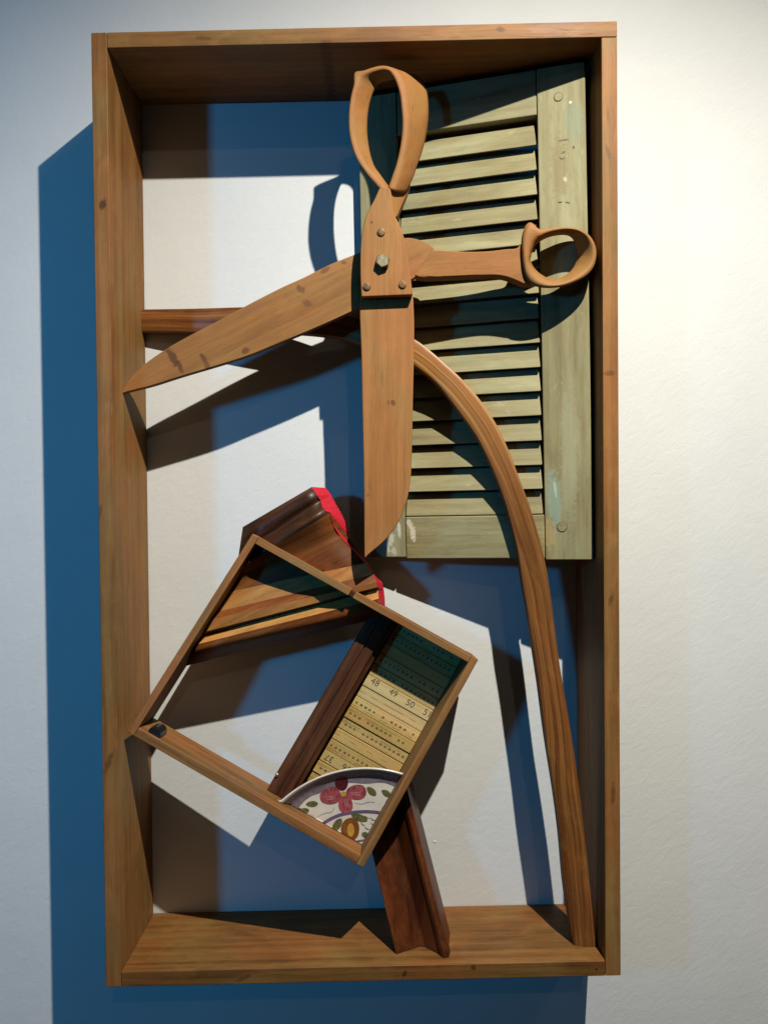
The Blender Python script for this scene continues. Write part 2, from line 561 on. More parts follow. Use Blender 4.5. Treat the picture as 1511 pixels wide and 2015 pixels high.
def sbox(name, a0, a1, b0, b1, c0, c1, mat, parent, along='u', bevel=.0012):
    P = [sp(a0, b0, c1), sp(a1, b0, c1), sp(a1, b1, c1), sp(a0, b1, c1), sp(a0, b0, c0), sp(a1, b0, c0), sp(a1, b1, c0), sp(a0, b1, c0)]
    g = gbasis(su, sv, sn) if along == 'u' else gbasis(sv, su, sn)
    return box8(name, P, mat, parent, g, bevel)


a_r0, a_r1 = sloc(1064, 620)[0], sloc(1159, 620)[0]
a_l1 = sloc(797, 1050)[0]
b_top, b_bot = sloc(1100, 128)[1], sloc(1110, 1102)[1]
b_rail0 = sloc(1050, 1013)[1]
b_rail1 = sloc(1050, 226)[1]
SB = -0.022
chips = [(sp(*sloc(u, v)), rx, rz, t, c, s) for u, v, rx, rz, t, c, s in (
    (812, 1047, .0045, .013, .15, (.72, .70, .62), .95), (806, 1030, .004, .006, .8, (.70, .68, .60), .9),
    (785, 1042, .003, .013, .1, (.68, .66, .57), .9), (770, 1062, .004, .010, -.2, (.66, .63, .53), .85), (775, 1085, .004, .008, .2, (.60, .56, .44), .8),
    (763, 1075, .003, .012, .1, (.62, .6, .5), .8),
    (1128, 240, .014, .030, .1, (.24, .32, .24), .55), (1090, 985, .010, .045, .05, (.27, .38, .33), .8), (1092, 962, .002, .014, .1, (.52, .56, .47), .8),
    (1080, 1050, .010, .022, 0, (.46, .36, .17), .6), (1100, 330, .012, .05, 0, (.26, .21, .105), .55), (1120, 900, .012, .10, 0, (.36, .38, .26), .5),
    (1122, 201, .002, .002, 0, (.75, .75, .68), 1), (1102, 398, .0042, .0013, .2, (.04, .03, .02), .95), (1116, 399, .0042, .0013, -.2, (.04, .03, .02), .95),
    (1112, 353, .0025, .004, .3, (.58, .56, .42), .9), (1109, 276, .006, .0013, 0, (.09, .07, .04), .8), (1128, 290, .0015, .002, 0, (.06, .04, .03), .9),
    (1108, 300, .004, .0014, .5, (.10, .07, .04), .8))]
MW['paint_stile'] = paint('weathered_green_paint_chipped', chips)
sh = empty('louvred_shutter', sp(0.16, b_bot), 'weathered green-grey louvred wooden shutter leaning behind the scissors', 'shutter')
st = sbox('stile', a_r0, a_r1, b_bot, b_top, SB, 0, MW['paint_stile'], sh, 'v', .0016)
sbox('stile', 0.0, a_l1, b_bot + .004, b_top, SB, 0, MW['paint_stile'], sh, 'v', .0016)
sbox('rail', a_l1 + .0008, a_r0 - .0008, b_bot + .002, b_rail0, SB, -.0012, MW['paint_stile'], sh, 'u', .0016)
sbox('rail', a_l1 + .0008, a_r0 - .0008, b_rail1, b_top, SB, -.0012, MW['paint_stile'], sh, 'u', .0016)
pitch = (sloc(1050, 285)[1] - sloc(1050, 1011)[1]) / 15
bs0 = sloc(1050, 1011)[1]
for i in range(16):
    b = bs0 + i * pitch + random.uniform(-.0004, .0004)
    t = .0055
    top = pitch - .0015
    rec = .0112 + random.uniform(-.0006, .0006)
    sk1, sk2 = random.uniform(-.0005, .0005), random.uniform(-.0005, .0005)
    a0, a1 = a_l1 + .0012, a_r0 - .0022
    dxe = -.0026
    F = [sp(a0, b + sk1, -.001), sp(a1, b + sk2, -.001), sp(a1 + dxe, b + top, -rec), sp(a0, b + top, -rec)]
    nb = [sp(a0, b + sk1 + .0012, -.001 - t), sp(a1, b + sk2 + .0012, -.001 - t), sp(a1 + dxe, b + top + .001, -rec - t), sp(a0, b + top + .001, -rec - t)]
    box8('slat', F + nb, MW['paint'], sh, gbasis(su, sv, sn), .0014)
for (u, v, r, m) in ((1098, 191, .0054, 'paint'), (1105, 1037, .0062, 'paint')):
    a, b = sloc(u, v)
    disc('dowel_peg', sp(a, b, -.001), sn, r, .0018, MW[m], sh)
    ring, FF = [], []
    for i in range(20):
        q = i / 20 * 2 * math.pi
        for rr in (r, r + .0006):
            ring.append(sp(a + rr * math.cos(q), b + rr * math.sin(q), .0003))
    for i in range(20):
        j = (i + 1) % 20
        FF.append((2 * i, 2 * i + 1, 2 * j + 1, 2 * j))
    mesh('peg_joint', ring, FF, MW['black'], sh)
a, b = sloc(1106, 308)
disc('nail_head', sp(a, b, -.0005), sn, .0034, .0012, MW['paint'], sh, 14)

# ------------------------------------------------------------------ the bent wooden strip
outer = [(270, 608), (380, 606), (490, 603), (570, 603), (640, 611), (705, 624), (762, 642), (815, 666), (848, 690), (880, 718), (911, 747), (940, 780),
         (965, 815), (985, 850), (1004, 892), (1022, 940), (1040, 988), (1057, 1042), (1074, 1110), (1085, 1180), (1094, 1250), (1105, 1330), (1118, 1405),
         (1132, 1492), (1143, 1575), (1153, 1660), (1161, 1740), (1168, 1805), (1173, 1866)]
inner = [(270, 653), (380, 654), (490, 655), (560, 654), (625, 658), (680, 667), (745, 689), (796, 708), (826, 727), (856, 751), (880, 779), (904, 811),
         (926, 841), (943, 868), (958, 898), (972, 930), (989, 974), (1004, 1024), (1018, 1080), (1026, 1135), (1037, 1198), (1048, 1272), (1060, 1351),
         (1073, 1450), (1091, 1564), (1102, 1650), (1110, 1740), (1119, 1800), (1129, 1866)]


def dstrip(u, v):
    return .019 + (u - 285) * .000103


pair = catmull([a + b for a, b in zip(outer, inner)], 4)
V, G, F = [], [], []
s, prev = 0.0, None
NS = 7
for (u0, v0, u1, v1) in pair:
    A, B = at(u0, v0, dstrip(u0, v0)), at(u1, v1, dstrip(u1, v1))
    mid = (A + B) / 2
    if prev is not None:
        s += (mid - prev).length
    prev = mid
    wd = (A - B).length
    thick = Vector((0, .019, 0))
    # slightly crowned front, flat back
    sec = [(0.0, 0.0), (0.18, .0016), (0.5, .0022), (0.82, .0016), (1.0, 0.0)]
    for t, h in sec:
        V.append(A.lerp(B, t) + Vector((0, .0022 - h, 0)))
        G.append((s, t * wd, 0))
    V.append(B + thick)
    G.append((s, wd + .02, .01))
    V.append(A + thick)
    G.append((s, -.02, .01))
n = len(pair)
for i in range(n - 1):
    for j in range(NS):
        k = (j + 1) % NS
        F.append((i * NS + j, (i + 1) * NS + j, (i + 1) * NS + k, i * NS + k))
F.append(tuple(range(NS)))
F.append(tuple(range(n * NS - 1, (n - 1) * NS - 1, -1)))
bent = mesh('bent_strip', V, F, MW['bent'], None, lambda co, i: G[i], .0014)
bent['label'] = 'long reddish-brown bent wooden strip arching from the left board down to the lower right corner'
bent['category'] = 'wood strip'

# ------------------------------------------------------------------ the giant scissors
sc = empty('wooden_scissors', at(755, 560, .10), 'giant open wooden scissors with carved loop handles and a bolt', 'scissors')
# blade of the upright half
bladeA = chain([(737, 470), (709, 585)], [(709, 585), (708, 618), (711, 700), (713, 800), (716, 950), (717, 1099)],
               [(717, 1099), (731, 1086), (747, 1073), (765, 1055), (783, 1029), (794, 1004), (803, 974), (808, 940), (810, 900), (811, 850), (813, 760), (815, 650), (813, 587)],
               [(813, 587), (770, 470)])
prism('blade', bladeA, .1135, .0125, MW['scissor'], sc, (0.02, 1), .0014)
plateA = chain([(711, 584), (709, 540), (709, 500), (711, 468), (716, 440), (724, 415), (735, 395), (746, 371)],
               [(746, 371), (757, 366), (768, 371)], [(768, 371), (772, 392), (773, 408), (777, 425), (784, 438), (791, 455), (797, 475), (802, 500), (806, 530), (809, 555), (812, 580)],
               [(812, 580), (711, 584)])
prism('handle_plate', plateA, .1265, .0128, MW['scissor'], sc, (0.02, 1), .0016)

# carved loop of the upright half: a deep band that leans back to the right
cen = [(758, 376, 8, 0, .012), (738, 354, 12, 0, .014), (714, 326, 20, 2, .016), (699, 297, 26, 2, .018), (690, 258, 30, 2, .020), (690, 215, 32, 3, .020),
       (697, 175, 34, 8, .020), (711, 147, 34, 15, .022), (738, 135, 30, 20, .026), (760, 134, 38, 16, .030), (776, 146, 48, 10, .032), (789, 178, 48, 4, .032),
       (794, 215, 46, 2, .032), (796, 246, 42, 2, .032), (793, 282, 38, 2, .030), (786, 318, 34, 0, .028), (777, 350, 30, 0, .026), (768, 376, 24, 4, .022)]
cs = catmull(cen, 4)
n = len(cs)
V, G = [], []
SEC = 8
for i, (u, v, su_, sv_, dpt) in enumerate(cs):
    p0, p1 = cs[max(i - 1, 0)], cs[min(i + 1, n - 1)]
    tx, ty = p1[0] - p0[0], p1[1] - p0[1]
    L = math.hypot(tx, ty)
    nx, ny = ty / L, -tx / L
    if nx * (u - 745) + ny * (v - 245) < 0:
        nx, ny = -nx, -ny
    hw = 6.0 + (2.4 if u > 770 else 0) + (1.5 if v > 340 else 0)
    ear = 9.0 * math.exp(-((u - 706) ** 2 + (v - 153) ** 2) / 60.0)
    d0 = .1215
    fo = (u + nx * (hw + ear) - ear * .3, v + ny * (hw + ear) - ear * .8)
    fi = (u - nx * hw, v - ny * hw)
    bo = (u + nx * (hw - 1.5) + su_, v + ny * (hw - 1.5) + sv_)
    bi = (u - nx * (hw - 1.0) + su_, v - ny * (hw - 1.0) + sv_)
    FO, FI = at(*fo, d0), at(*fi, d0)
    BO, BI = at(*bo, d0 - dpt), at(*bi, d0 - dpt)
    row = [FO.lerp(FI, .22), FO.lerp(FI, .78), FI.lerp(BI, .06), FI.lerp(BI, .94), BI.lerp(BO, .22), BI.lerp(BO, .78), BO.lerp(FO, .06), BO.lerp(FO, .94)]
    row[0] += Vector((0, -.0004, 0))
    row[1] += Vector((0, -.0004, 0))
    V += row
    for q in range(SEC):
        G.append((i * .012, q * .004, 0))
F = []
for i in range(n - 1):
    for q in range(SEC):
        r = (q + 1) % SEC
        F.append((i * SEC + q, (i + 1) * SEC + q, (i + 1) * SEC + r, i * SEC + r))
F.append(tuple(range(SEC)))
F.append(tuple(range(n * SEC - 1, (n - 1) * SEC - 1, -1)))
mesh('finger_loop', V, F, MW['scissor'], sc, lambda co, i: G[i], smooth=True, subsurf=1)
# side of the neck below the loop
neck = chain([(764, 366), (766, 392), (768, 412), (775, 428)], [(775, 428), (781, 426)], [(781, 426), (790, 405), (801, 380), (808, 358)], [(808, 358), (764, 366)])
prism('neck', neck, lambda u, v: .1205 - max(0, (u - 768)) * .0009, .02, MW['scissor'], sc, (0.1, 1), .0012)

# lower half: slanted blade, shoulder, handle and ring
bladeB = chain([(760, 474), (707, 497), (650, 520), (600, 545), (560, 563), (520, 583), (480, 604), (420, 636), (370, 662), (330, 685), (292, 711), (265, 735), (248, 757), (238, 775)],
               [(238, 775), (252, 770), (300, 758), (350, 742), (400, 727), (450, 712), (500, 695), (560, 670), (620, 645), (680, 618), (715, 601)],
               [(715, 601), (790, 560), (812, 548), (822, 541)], [(822, 541), (838, 520), (850, 505), (857, 496)],
               [(857, 496), (852, 487), (838, 477), (818, 470), (796, 468), (760, 474)])
prism('blade', bladeB, .1000, .0125, MW['blade_b'], sc, (0.9, 0.42), .0014)
handB = chain([(816, 541), (832, 518), (850, 491)], [(850, 491), (880, 493), (920, 495), (960, 494), (995, 490), (1016, 488), (1026, 478)],
              [(1026, 478), (1040, 490), (1043, 515), (1050, 540), (1056, 556)], [(1056, 556), (1035, 559), (1012, 550), (990, 543), (960, 541), (900, 544), (850, 546), (826, 545), (816, 541)])
prism('handle_shank', handB, lambda u, v: .1080 + max(0, u - 860) * .00009, .020, MW['scissor'], sc, (1, 0), .0035)
oc = [(1026, 500), (1025, 482), (1026, 462), (1031, 444), (1039, 435), (1048, 437), (1057, 446), (1066, 450), (1084, 447), (1110, 445), (1138, 449), (1158, 460), (1171, 479), (1175, 501),
      (1170, 525), (1156, 544), (1132, 557), (1102, 566), (1068, 567), (1045, 560), (1033, 545), (1028, 522)]
ic = [(1043, 504), (1044, 497), (1047, 489), (1050, 482), (1054, 476), (1058, 472), (1062, 469), (1068, 465), (1082, 459), (1108, 454), (1131, 455), (1150, 465), (1161, 482), (1163, 503),
      (1156, 521), (1142, 535), (1121, 548), (1098, 556), (1079, 555), (1061, 544), (1049, 531), (1042, 515)]
rp = catmull([a + b for a, b in zip(oc + oc[:1], ic + ic[:1])], 4)[:-1]
V, G, F = [], [], []
SEC = 8
n = len(rp)
for i, (u0, v0, u1, v1) in enumerate(rp):
    d0 = .1310 - (v0 - 500) * .00002
    dp = .029
    FO, FI = at(u0, v0, d0), at(u1, v1, d0)
    cx, cy = 1100, 505
    left = max(0.0, min(1.0, (u1 - 1040) / 120.0))
    ear = math.exp(-((u0 - 1039) ** 2 + (v0 - 436) ** 2) / 400.0)
    BO = at(cx + (u0 - cx) * (.93 - .05 * ear) - 6 + 2 * left, cy + (v0 - cy) * .94 + 3, d0 - dp * (1 - .4 * ear))
    BI = at(cx + (u1 - cx) * (.96 - .46 * left) - 4 * left, cy + (v1 - cy) * (.90 - .10 * left) + (3 if v1 < cy else -3), d0 - dp)
    row = [FO.lerp(FI, .25) + Vector((0, -.0012, 0)), FO.lerp(FI, .75) + Vector((0, -.0012, 0)), FI.lerp(BI, .08), FI.lerp(BI, .92), BI.lerp(BO, .25), BI.lerp(BO, .75), BO.lerp(FO, .08), BO.lerp(FO, .92)]
    V += row
    for q in range(SEC):
        G.append((i * .006, q * .004, 0))
for i in range(n):
    j = (i + 1) % n
    for q in range(SEC):
        r = (q + 1) % SEC
        F.append((i * SEC + q, j * SEC + q, j * SEC + r, i * SEC + r))
mesh('finger_loop', V, F, MW['scissor'], sc, lambda co, i: G[i], smooth=True, subsurf=1)
# bolt and screws
nb = Vector((0, -1, 0))
disc('bolt_head', at(753, 516, .1265), nb, .0092, .0082, MW['steel'], sc, 6, 0.3)
for u, v in ((750, 457), (722, 564), (792, 560)):
    disc('screw', at(u, v, .1263), nb, .0050, .0020, MW['brass'], sc, 18, dome=.0003)

# ------------------------------------------------------------------ the moulding piece with the red end
Lp = [(478, 1037), (492, 1044), (503, 1056), (502, 1072), (491, 1094), (478, 1112), (462, 1126), (453, 1139), (445, 1152), (436, 1168), (419, 1206), (415, 1219), (404, 1243), (399, 1251), (388, 1268), (377, 1285), (360, 1312)]
Rp = [(612, 959), (617, 964), (624, 975), (631, 986), (635, 1001), (640, 1005), (649, 1009), (655, 1033), (670, 1057), (718, 1108), (735, 1130), (741, 1146), (743, 1155), (744, 1160), (745, 1178), (746, 1200), (745, 1216)]
Dp = [.064, .073, .075, .071, .080, .082, .081, .073, .068, .070, .076, .083, .082, .073, .084, .081, .056]
Bk = [(612, 958), (640, 960), (646, 967), (651, 974), (662, 995), (672, 1012), (681, 1029), (687, 1053), (694, 1076), (722, 1106), (746, 1140), (753, 1150), (754, 1156), (755, 1162), (757, 1180), (758, 1200), (757, 1216)]
mo = empty('moulding_offcut', at(560, 1200, 0), 'offcut of dark carved moulding with red painted end behind the small drawer', 'moulding')


def mould_strip(name, i0, i1, mat, smooth):
    V, F, G = [], [], []
    K = 6
    idx = list(range(i0, i1 + 1))
    prof = [(Lp[i] + Rp[i] + (Dp[i],)) for i in idx]
    if smooth:
        prof = catmull(prof, 5)
    m = len(prof)
    for a in range(K + 1):
        t = a / K
        for (lu, lv, ru, rv, d) in prof:
            V.append(at(lu + (ru - lu) * t, lv + (rv - lv) * t, d + .006 * t))
    g = gdir(.9, .45)
    for a in range(K):
        for b in range(m - 1):
            F.append((a * m + b, a * m + b + 1, (a + 1) * m + b + 1, (a + 1) * m + b))
    # close the back so the piece has a body
    base = len(V)
    for a in (0, K):
        for b in (0, m - 1):
            q = V[a * m + b].copy()
            q.y = -.045
            V.append(q)
    F += [(base, base + 1, base + 3, base + 2)]
    F += [tuple([base] + list(range(0, m)) + [base + 1]), tuple([base + 2] + [K * m + b for b in range(m)] + [base + 3])]
    return mesh(name, V, F, mat, mo, g, 0.0, smooth)


mould_strip('ogee_band', 0, 6, MW['mould_dark'], True)
mould_strip('cove_band', 6, 9, MW['mould_brown'], True)
mould_strip('flat_band', 9, 10, MW['mould_tan'], False)
mould_strip('bead_band', 10, 11, MW['mould_brown'], False)
mould_strip('flat_band', 11, 12, MW['mould_tan'], False)
mould_strip('groove_band', 12, 13, MW['mould_dark'], False)
mould_strip('flat_band', 13, 14, MW['mould_tan'], False)
mould_strip('edge_band', 14, 16, MW['mould_brown'], True)
V, F = [], []
for i in range(len(Rp)):
    V.append(at(Rp[i][0] + .3, Rp[i][1], Dp[i] + .0063))
    V.append(at(Bk[i][0], Bk[i][1], .058))
for i in range(len(Rp) - 1):
    F.append((2 * i, 2 * i + 2, 2 * i + 3, 2 * i + 1))
q = len(V)
for i in range(len(Rp)):
    p = V[2 * i + 1].copy()
    p.y = -.0455
    V.append(p)
for i in range(len(Rp) - 1):
    F.append((2 * i + 1, 2 * i + 3, q + i + 1, q + i))
e = mesh('painted_end', V, F, MW['red'], mo)
e['label'] = 'bright red painted cut end'

# ------------------------------------------------------------------ the dark leg on the bottom board
lg = empty('grooved_leg', at(830, 1870, .11), 'dark grooved wooden leg standing on the bottom board under the drawer', 'wood strip')
zb = -H2 + TH + .0004


def shelf(u, d):
    """Point on the bottom board's top at picture column u, depth d."""
    lo, hi = 1700.0, 2000.0
    for _ in range(40):
        m = (lo + hi) / 2
        if at(u, m, d).z > zb:
            lo = m
        else:
            hi = m
    p = at(u, lo, d)
    p.z = zb
    return p


sec = [(779, .116), (826, .100), (836, .101), (872, .123), (882, .121), (886, .070), (800, .068), (781, .090)]
base = [shelf(u, d) for u, d in sec]
axis = at(800, 1548, .066) - at(884, 1883, .1235)
axis = axis / (axis.z)
V, F, G = [], [], []
K = 5
for a in range(K + 1):
    z = a / K * .262
    for p in base:
        V.append(p + axis * z)
m = len(base)
for a in range(K):
    for b in range(m):
        c = (b + 1) % m
        F.append((a * m + b, a * m + c, (a + 1) * m + c, (a + 1) * m + b))
F += [tuple(range(m)), tuple(range((K + 1) * m - 1, K * m - 1, -1))]
mesh('grooved_post', V, F, MW['leg'], lg, gbasis(axis.normalized(), Vector((1, 0, 0)), Vector((0, 1, 0))), .0012)
# rounded nosing along the flange
nose = [shelf(u, d) for u, d in ((866, .1215), (874, .1265), (884, .1245), (887, .112), (884, .1125), (870, .1185))]
V, F = [], []
m = len(nose)
for a in (0, 1):
    for p in nose:
        V.append(p + axis * (a * .262))
for b in range(m):
    c = (b + 1) % m
    F.append((b, c, m + c, m + b))
F += [tuple(range(m)), tuple(range(2 * m - 1, m - 1, -1))]
mesh('nosing', V, F, MW['leg'], lg, gbasis(axis.normalized(), Vector((1, 0, 0)), Vector((0, 1, 0))), .0012)

# ------------------------------------------------------------------ the small tilted drawer
PT, PRr, PB, PLl = at(497, 1050, .098), at(941, 1298, .112), at(715, 1708, .138), at(250, 1440, .122)
LX, LY = ((PRr - PT).length + (PB - PLl).length) / 2, ((PLl - PT).length + (PB - PRr).length) / 2
ex = (PRr - PT + PB - PLl).normalized()
ey = (PLl - PT + PB - PRr).normalized()
en = ey.cross(ex).normalized()
if en.y > 0:
    en = -en


def dp(a, b, c=0.0):
    """Point of the slightly racked drawer: a along its short boards, b down its long ones, c out of its rim."""
    x, y = a / LX, b / LY
    return PT * ((1 - x) * (1 - y)) + PRr * (x * (1 - y)) + PB * (x * y) + PLl * ((1 - x) * y) + en * c


def pix(p):
    d = p - CAM
    k = FOC / d.dot(AY)
    return 755.5 + d.dot(AX) * k, 1007.5 - d.dot(AZ) * k


def dloc(u, v, c=0.0):
    a, b = LX / 2, LY / 2
    for _ in range(8):
        p0, p1, p2 = pix(dp(a, b, c)), pix(dp(a + 1e-3, b, c)), pix(dp(a, b + 1e-3, c))
        J = Matrix((((p1[0] - p0[0]) * 1e3, (p2[0] - p0[0]) * 1e3), ((p1[1] - p0[1]) * 1e3, (p2[1] - p0[1]) * 1e3)))
        q = J.inverted() @ Vector((u - p0[0], v - p0[1]))
        a, b = a + q[0], b + q[1]
    return a, b


def dbox(name, a0, a1, b0, b1, c0, c1, mat, parent, along='x', bevel=.0009):
    P = [dp(a0, b0, c1), dp(a1, b0, c1), dp(a1, b1, c1), dp(a0, b1, c1), dp(a0, b0, c0), dp(a1, b0, c0), dp(a1, b1, c0), dp(a0, b1, c0)]
    g = gbasis(ex, ey, en) if along == 'x' else gbasis(ey, ex, en)
    return box8(name, P, mat, parent, g, bevel)


dr = empty('drawer_box', dp(LX, LY, -.05), 'small shallow wooden drawer hung askew, ruler strips and plate piece inside', 'drawer')
HB, ST = -.067, .0098
dbox('drawer_side', 0, ST, 0, LY, HB, 0, MW['drawer'], dr, 'y')
jx = dloc(692, 1161)[0]
dbox('drawer_side', ST + .0002, jx, 0, ST, HB, 0, MW['drawer'], dr, 'x')
dbox('drawer_side', jx + .006, LX - ST - .0002, .0005, ST, HB, -.0006, MW['drawer'], dr, 'x')
dbox('side_joint', jx + .0001, jx + .0059, .001, ST - .0004, HB, -.004, MW['dark'], dr, 'x')
dbox('drawer_side', LX - ST, LX, 0, LY, HB, 0, MW['drawer'], dr, 'y')
dbox('drawer_side', ST + .0002, LX - ST - .0002, LY - ST - .002, LY, HB, -.0002, MW['drawer'], dr, 'x')
# dark moulded divider
a1 = dloc(518, 1567, -.040)[0]
a2 = a1 + .038
PROF = [(0, HB), (0, -.041), (.002, -.039), (.014, -.0385), (.0155, -.041), (.0175, -.0385), (.029, -.0395), (.0305, -.043), (.036, -.045), (.0365, HB)]
V, F = [], []
for b in (ST + .0003, LY - ST - .0023):
    for x, c in PROF:
        V.append(dp(a1 + x, b, c))
m = len(PROF)
for i in range(m):
    j = (i + 1) % m
    F.append((i, j, m + j, m + i))
F += [tuple(range(m)), tuple(range(2 * m - 1, m - 1, -1))]
mesh('divider', V, F, MW['dark'], dr, gbasis(ey, ex, en), .0006)
a, b = dloc(545, 1525, -.038)
disc('pin', dp(a, b, -.0382), en, .0024, .0012, MW['pin'], dr, 14, dome=.001)
# black stub in the corner
a, b = dloc(303, 1446, -.004)
disc('corner_knob', dp(a, b, -.030), en, .0098, .026, MW['black'], dr, 22)
# backing under the rulers
A0, A1 = a2 - .001, LX - ST
dbox('base_panel', A0 - .002, A1, ST + .0003, LY - ST - .0025, HB - .001, HB + .004, MW['dark'], dr, 'x', 0)

# ------------------------------------------------------------------ ruler strips
ru = empty('folding_ruler', dp((A0 + A1) / 2, LY * .5, HB + .004), 'yellow boxwood ruler strips laid side by side in the drawer', 'ruler')
b_first = dloc(709, 1318, HB + .008)[1]
RP = .0166


def text_mesh(txt, size):
    cu = bpy.data.curves.new('t', 'FONT')
    cu.body = txt
    cu.size = size
    cu.align_x = 'CENTER'
    cu.align_y = 'CENTER'
    cu.resolution_u = 3
    o = bpy.data.objects.new('t', cu)
    C.objects.link(o)
    dg = bpy.context.evaluated_depsgraph_get()
    me = o.evaluated_get(dg).to_mesh()
    vs = [v.co.copy() for v in me.vertices]
    fs = [tuple(p.vertices) for p in me.polygons]
    o.evaluated_get(dg).to_mesh_clear()
    bpy.data.objects.remove(o)
    return vs, fs


def print_on(name, txt, size, a, b, c, parent, mat, flip=False, narrow=1.0):
    vs, fs = text_mesh(txt, size)
    sgn = -1 if flip else 1
    V = [dp(a + sgn * v.x * narrow, b - sgn * v.y, c) for v in vs]
    return mesh(name, V, fs, mat, parent)


def marks(parent, items, c, mat):
    """Printed scale marks of one strip, as one flat print."""
    V, F = [], []
    for a0, a1, b0, b1 in items:
        k = len(V)
        V += [dp(a0, b0, c), dp(a1, b0, c), dp(a1, b1, c), dp(a0, b1, c)]
        F.append((k, k + 1, k + 2, k + 3))
    return mesh('scale_print', V, F, mat, parent)


row37 = int((dloc(647, 1494, HB + .008)[1] - b_first) / RP)
k0 = -int((b_first - ST) / RP) - 1
row = k0
while True:
    b0 = b_first + row * RP
    b1 = b0 + RP - .0006
    if b1 > LY - ST - .004:
        b1 = LY - ST - .004
    if b0 > LY - ST - .012:
        break
    if b0 < ST + .001:
        b0 = ST + .001
    top = HB + .0075 + random.uniform(-.0006, .0006) + (.0014 if row in (0, 3, 8) else 0)
    ragged = random.uniform(0, .0012)
    mt = RUL[(1 if row in (0, 1) else 0 if row % 3 else 2)]
    if row >= 0 and random.random() < .45:
        b1 -= .0005
    so = dbox('ruler_strip', A0 + .0015 + ragged, A1 - .0006, b0, b1, HB + .004, top, mt, ru, 'x', .0006)
    c = top + .00012
    if row == 0:
        for (u, v), tx in zip(((738, 1343), (774, 1364), (807, 1385), (841, 1404)), ('48', '49', '50', '51')):
            a, b = dloc(u, v, top)
            print_on('number', tx, .0125, a, b, c, so, MW['ink'])
    elif row == row37:
        a, b = dloc(647, 1494, top)
        b = (b0 + b1) / 2
        print_on('number', '37', .0125, a, b, c, so, MW['ink'], True)
        print_on('number', '36', .0125, a + .0262, b, c, so, MW['ink'], True)
    else:
        items = []
        step = .0068
        style = row % 4
        x = A0 + .006 + random.uniform(0, .004)
        while x < A1 - .006:
            bm_ = b0 + (b1 - b0) * .5
            if style in (0, 2, 3):
                wdt = random.uniform(.0026, .0040)
                if random.random() < .86:
                    items.append((x, x + wdt, bm_ - .0016, bm_ + .0014))
            items.append((x, x + .00035, b0 + .0008, b0 + .0030))
            items.append((x + step / 2, x + step / 2 + .0003, b0 + .0008, b0 + .0022))
            items.append((x, x + .00035, b1 - .0030, b1 - .0008))
            x += step
        if True:
            x = A0 + .004
            yy = bm_ if style == 1 else b0 + (b1 - b0) * random.choice((.24, .78))
            while x < A1 - .012:
                items.append((x, x + random.uniform(.006, .02), yy, yy + .00045))
                x += random.uniform(.015, .03)
        marks(so, items, c, MW['ink2'])
    row += 1

# ------------------------------------------------------------------ the painted plate fragment
PD = -.0230                                     # rim height inside the drawer


def circ3(p, q, r):
    ax, ay = p
    bx, by = q
    cx, cy = r
    d = 2 * (ax * (by - cy) + bx * (cy - ay) + cx * (ay - by))
    x = ((ax * ax + ay * ay) * (by - cy) + (bx * bx + by * by) * (cy - ay) + (cx * cx + cy * cy) * (ay - by)) / d
    y = ((ax * ax + ay * ay) * (cx - bx) + (bx * bx + by * by) * (ax - cx) + (cx * cx + cy * cy) * (bx - ax)) / d
    return x, y, math.hypot(ax - x, ay - y)


q0, q1, q2 = dloc(545, 1586, PD), dloc(668, 1518, PD), dloc(793, 1524, PD)
ccx, ccy, CR = circ3(q0, q1, q2)
CA, CB = LX - ST - .0006, LY - ST - .0028


def dish(r):
    """Height of the plate's face below its rim at radius r."""
    x = (CR - r) / CR
    t = min(1.0, x / .09)
    return PD - .0080 * (t * t * (3 - 2 * t)) - .0070 * min(1, x / .6)


def arc_pt(t):
    g0 = math.atan2(q0[1] - ccy, q0[0] - ccx)
    g2 = math.atan2(q2[1] - ccy, q2[0] - ccx)
    if g2 - g0 > math.pi:
        g2 -= 2 * math.pi
    if g2 - g0 < -math.pi:
        g2 += 2 * math.pi
    g = g0 + (g2 - g0) * t
    return ccx + CR * math.cos(g), ccy + CR * math.sin(g)


pt_ = empty('plate_fragment', dp(CA - .05, CB - .03, HB + .01), 'cut piece of a white painted plate in the drawer corner', 'plate')
NA, NR = 40, 36
V, F = [], []
for a in range(NA + 1):
    x, y = arc_pt(-.08 + 1.16 * a / NA)
    for r in range(NR + 1):
        s = 1 - (1 - r / NR) ** 1.6
        px, py = CA + (x - CA) * s, CB + (y - CB) * s
        px, py = min(px, CA), min(py, CB)
        h = dish(min(CR, math.hypot(px - ccx, py - ccy)))
        V.append(dp(px, py, h))
nf = len(V)
for a in range(NA):
    for r in range(NR):
        F.append((a * (NR + 1) + r, a * (NR + 1) + r + 1, (a + 1) * (NR + 1) + r + 1, (a + 1) * (NR + 1) + r))
V += [v - en * .0045 for v in V[:nf]]
for a in range(NA):
    for r in range(NR):
        F.append(tuple(nf + q for q in (a * (NR + 1) + r, (a + 1) * (NR + 1) + r, (a + 1) * (NR + 1) + r + 1, a * (NR + 1) + r + 1)))
    i0, i1 = a * (NR + 1) + NR, (a + 1) * (NR + 1) + NR
    F.append((i0, i1, nf + i1, nf + i0))
mesh('plate_body', V, F, MW['glaze'], pt_, None, smooth=True)
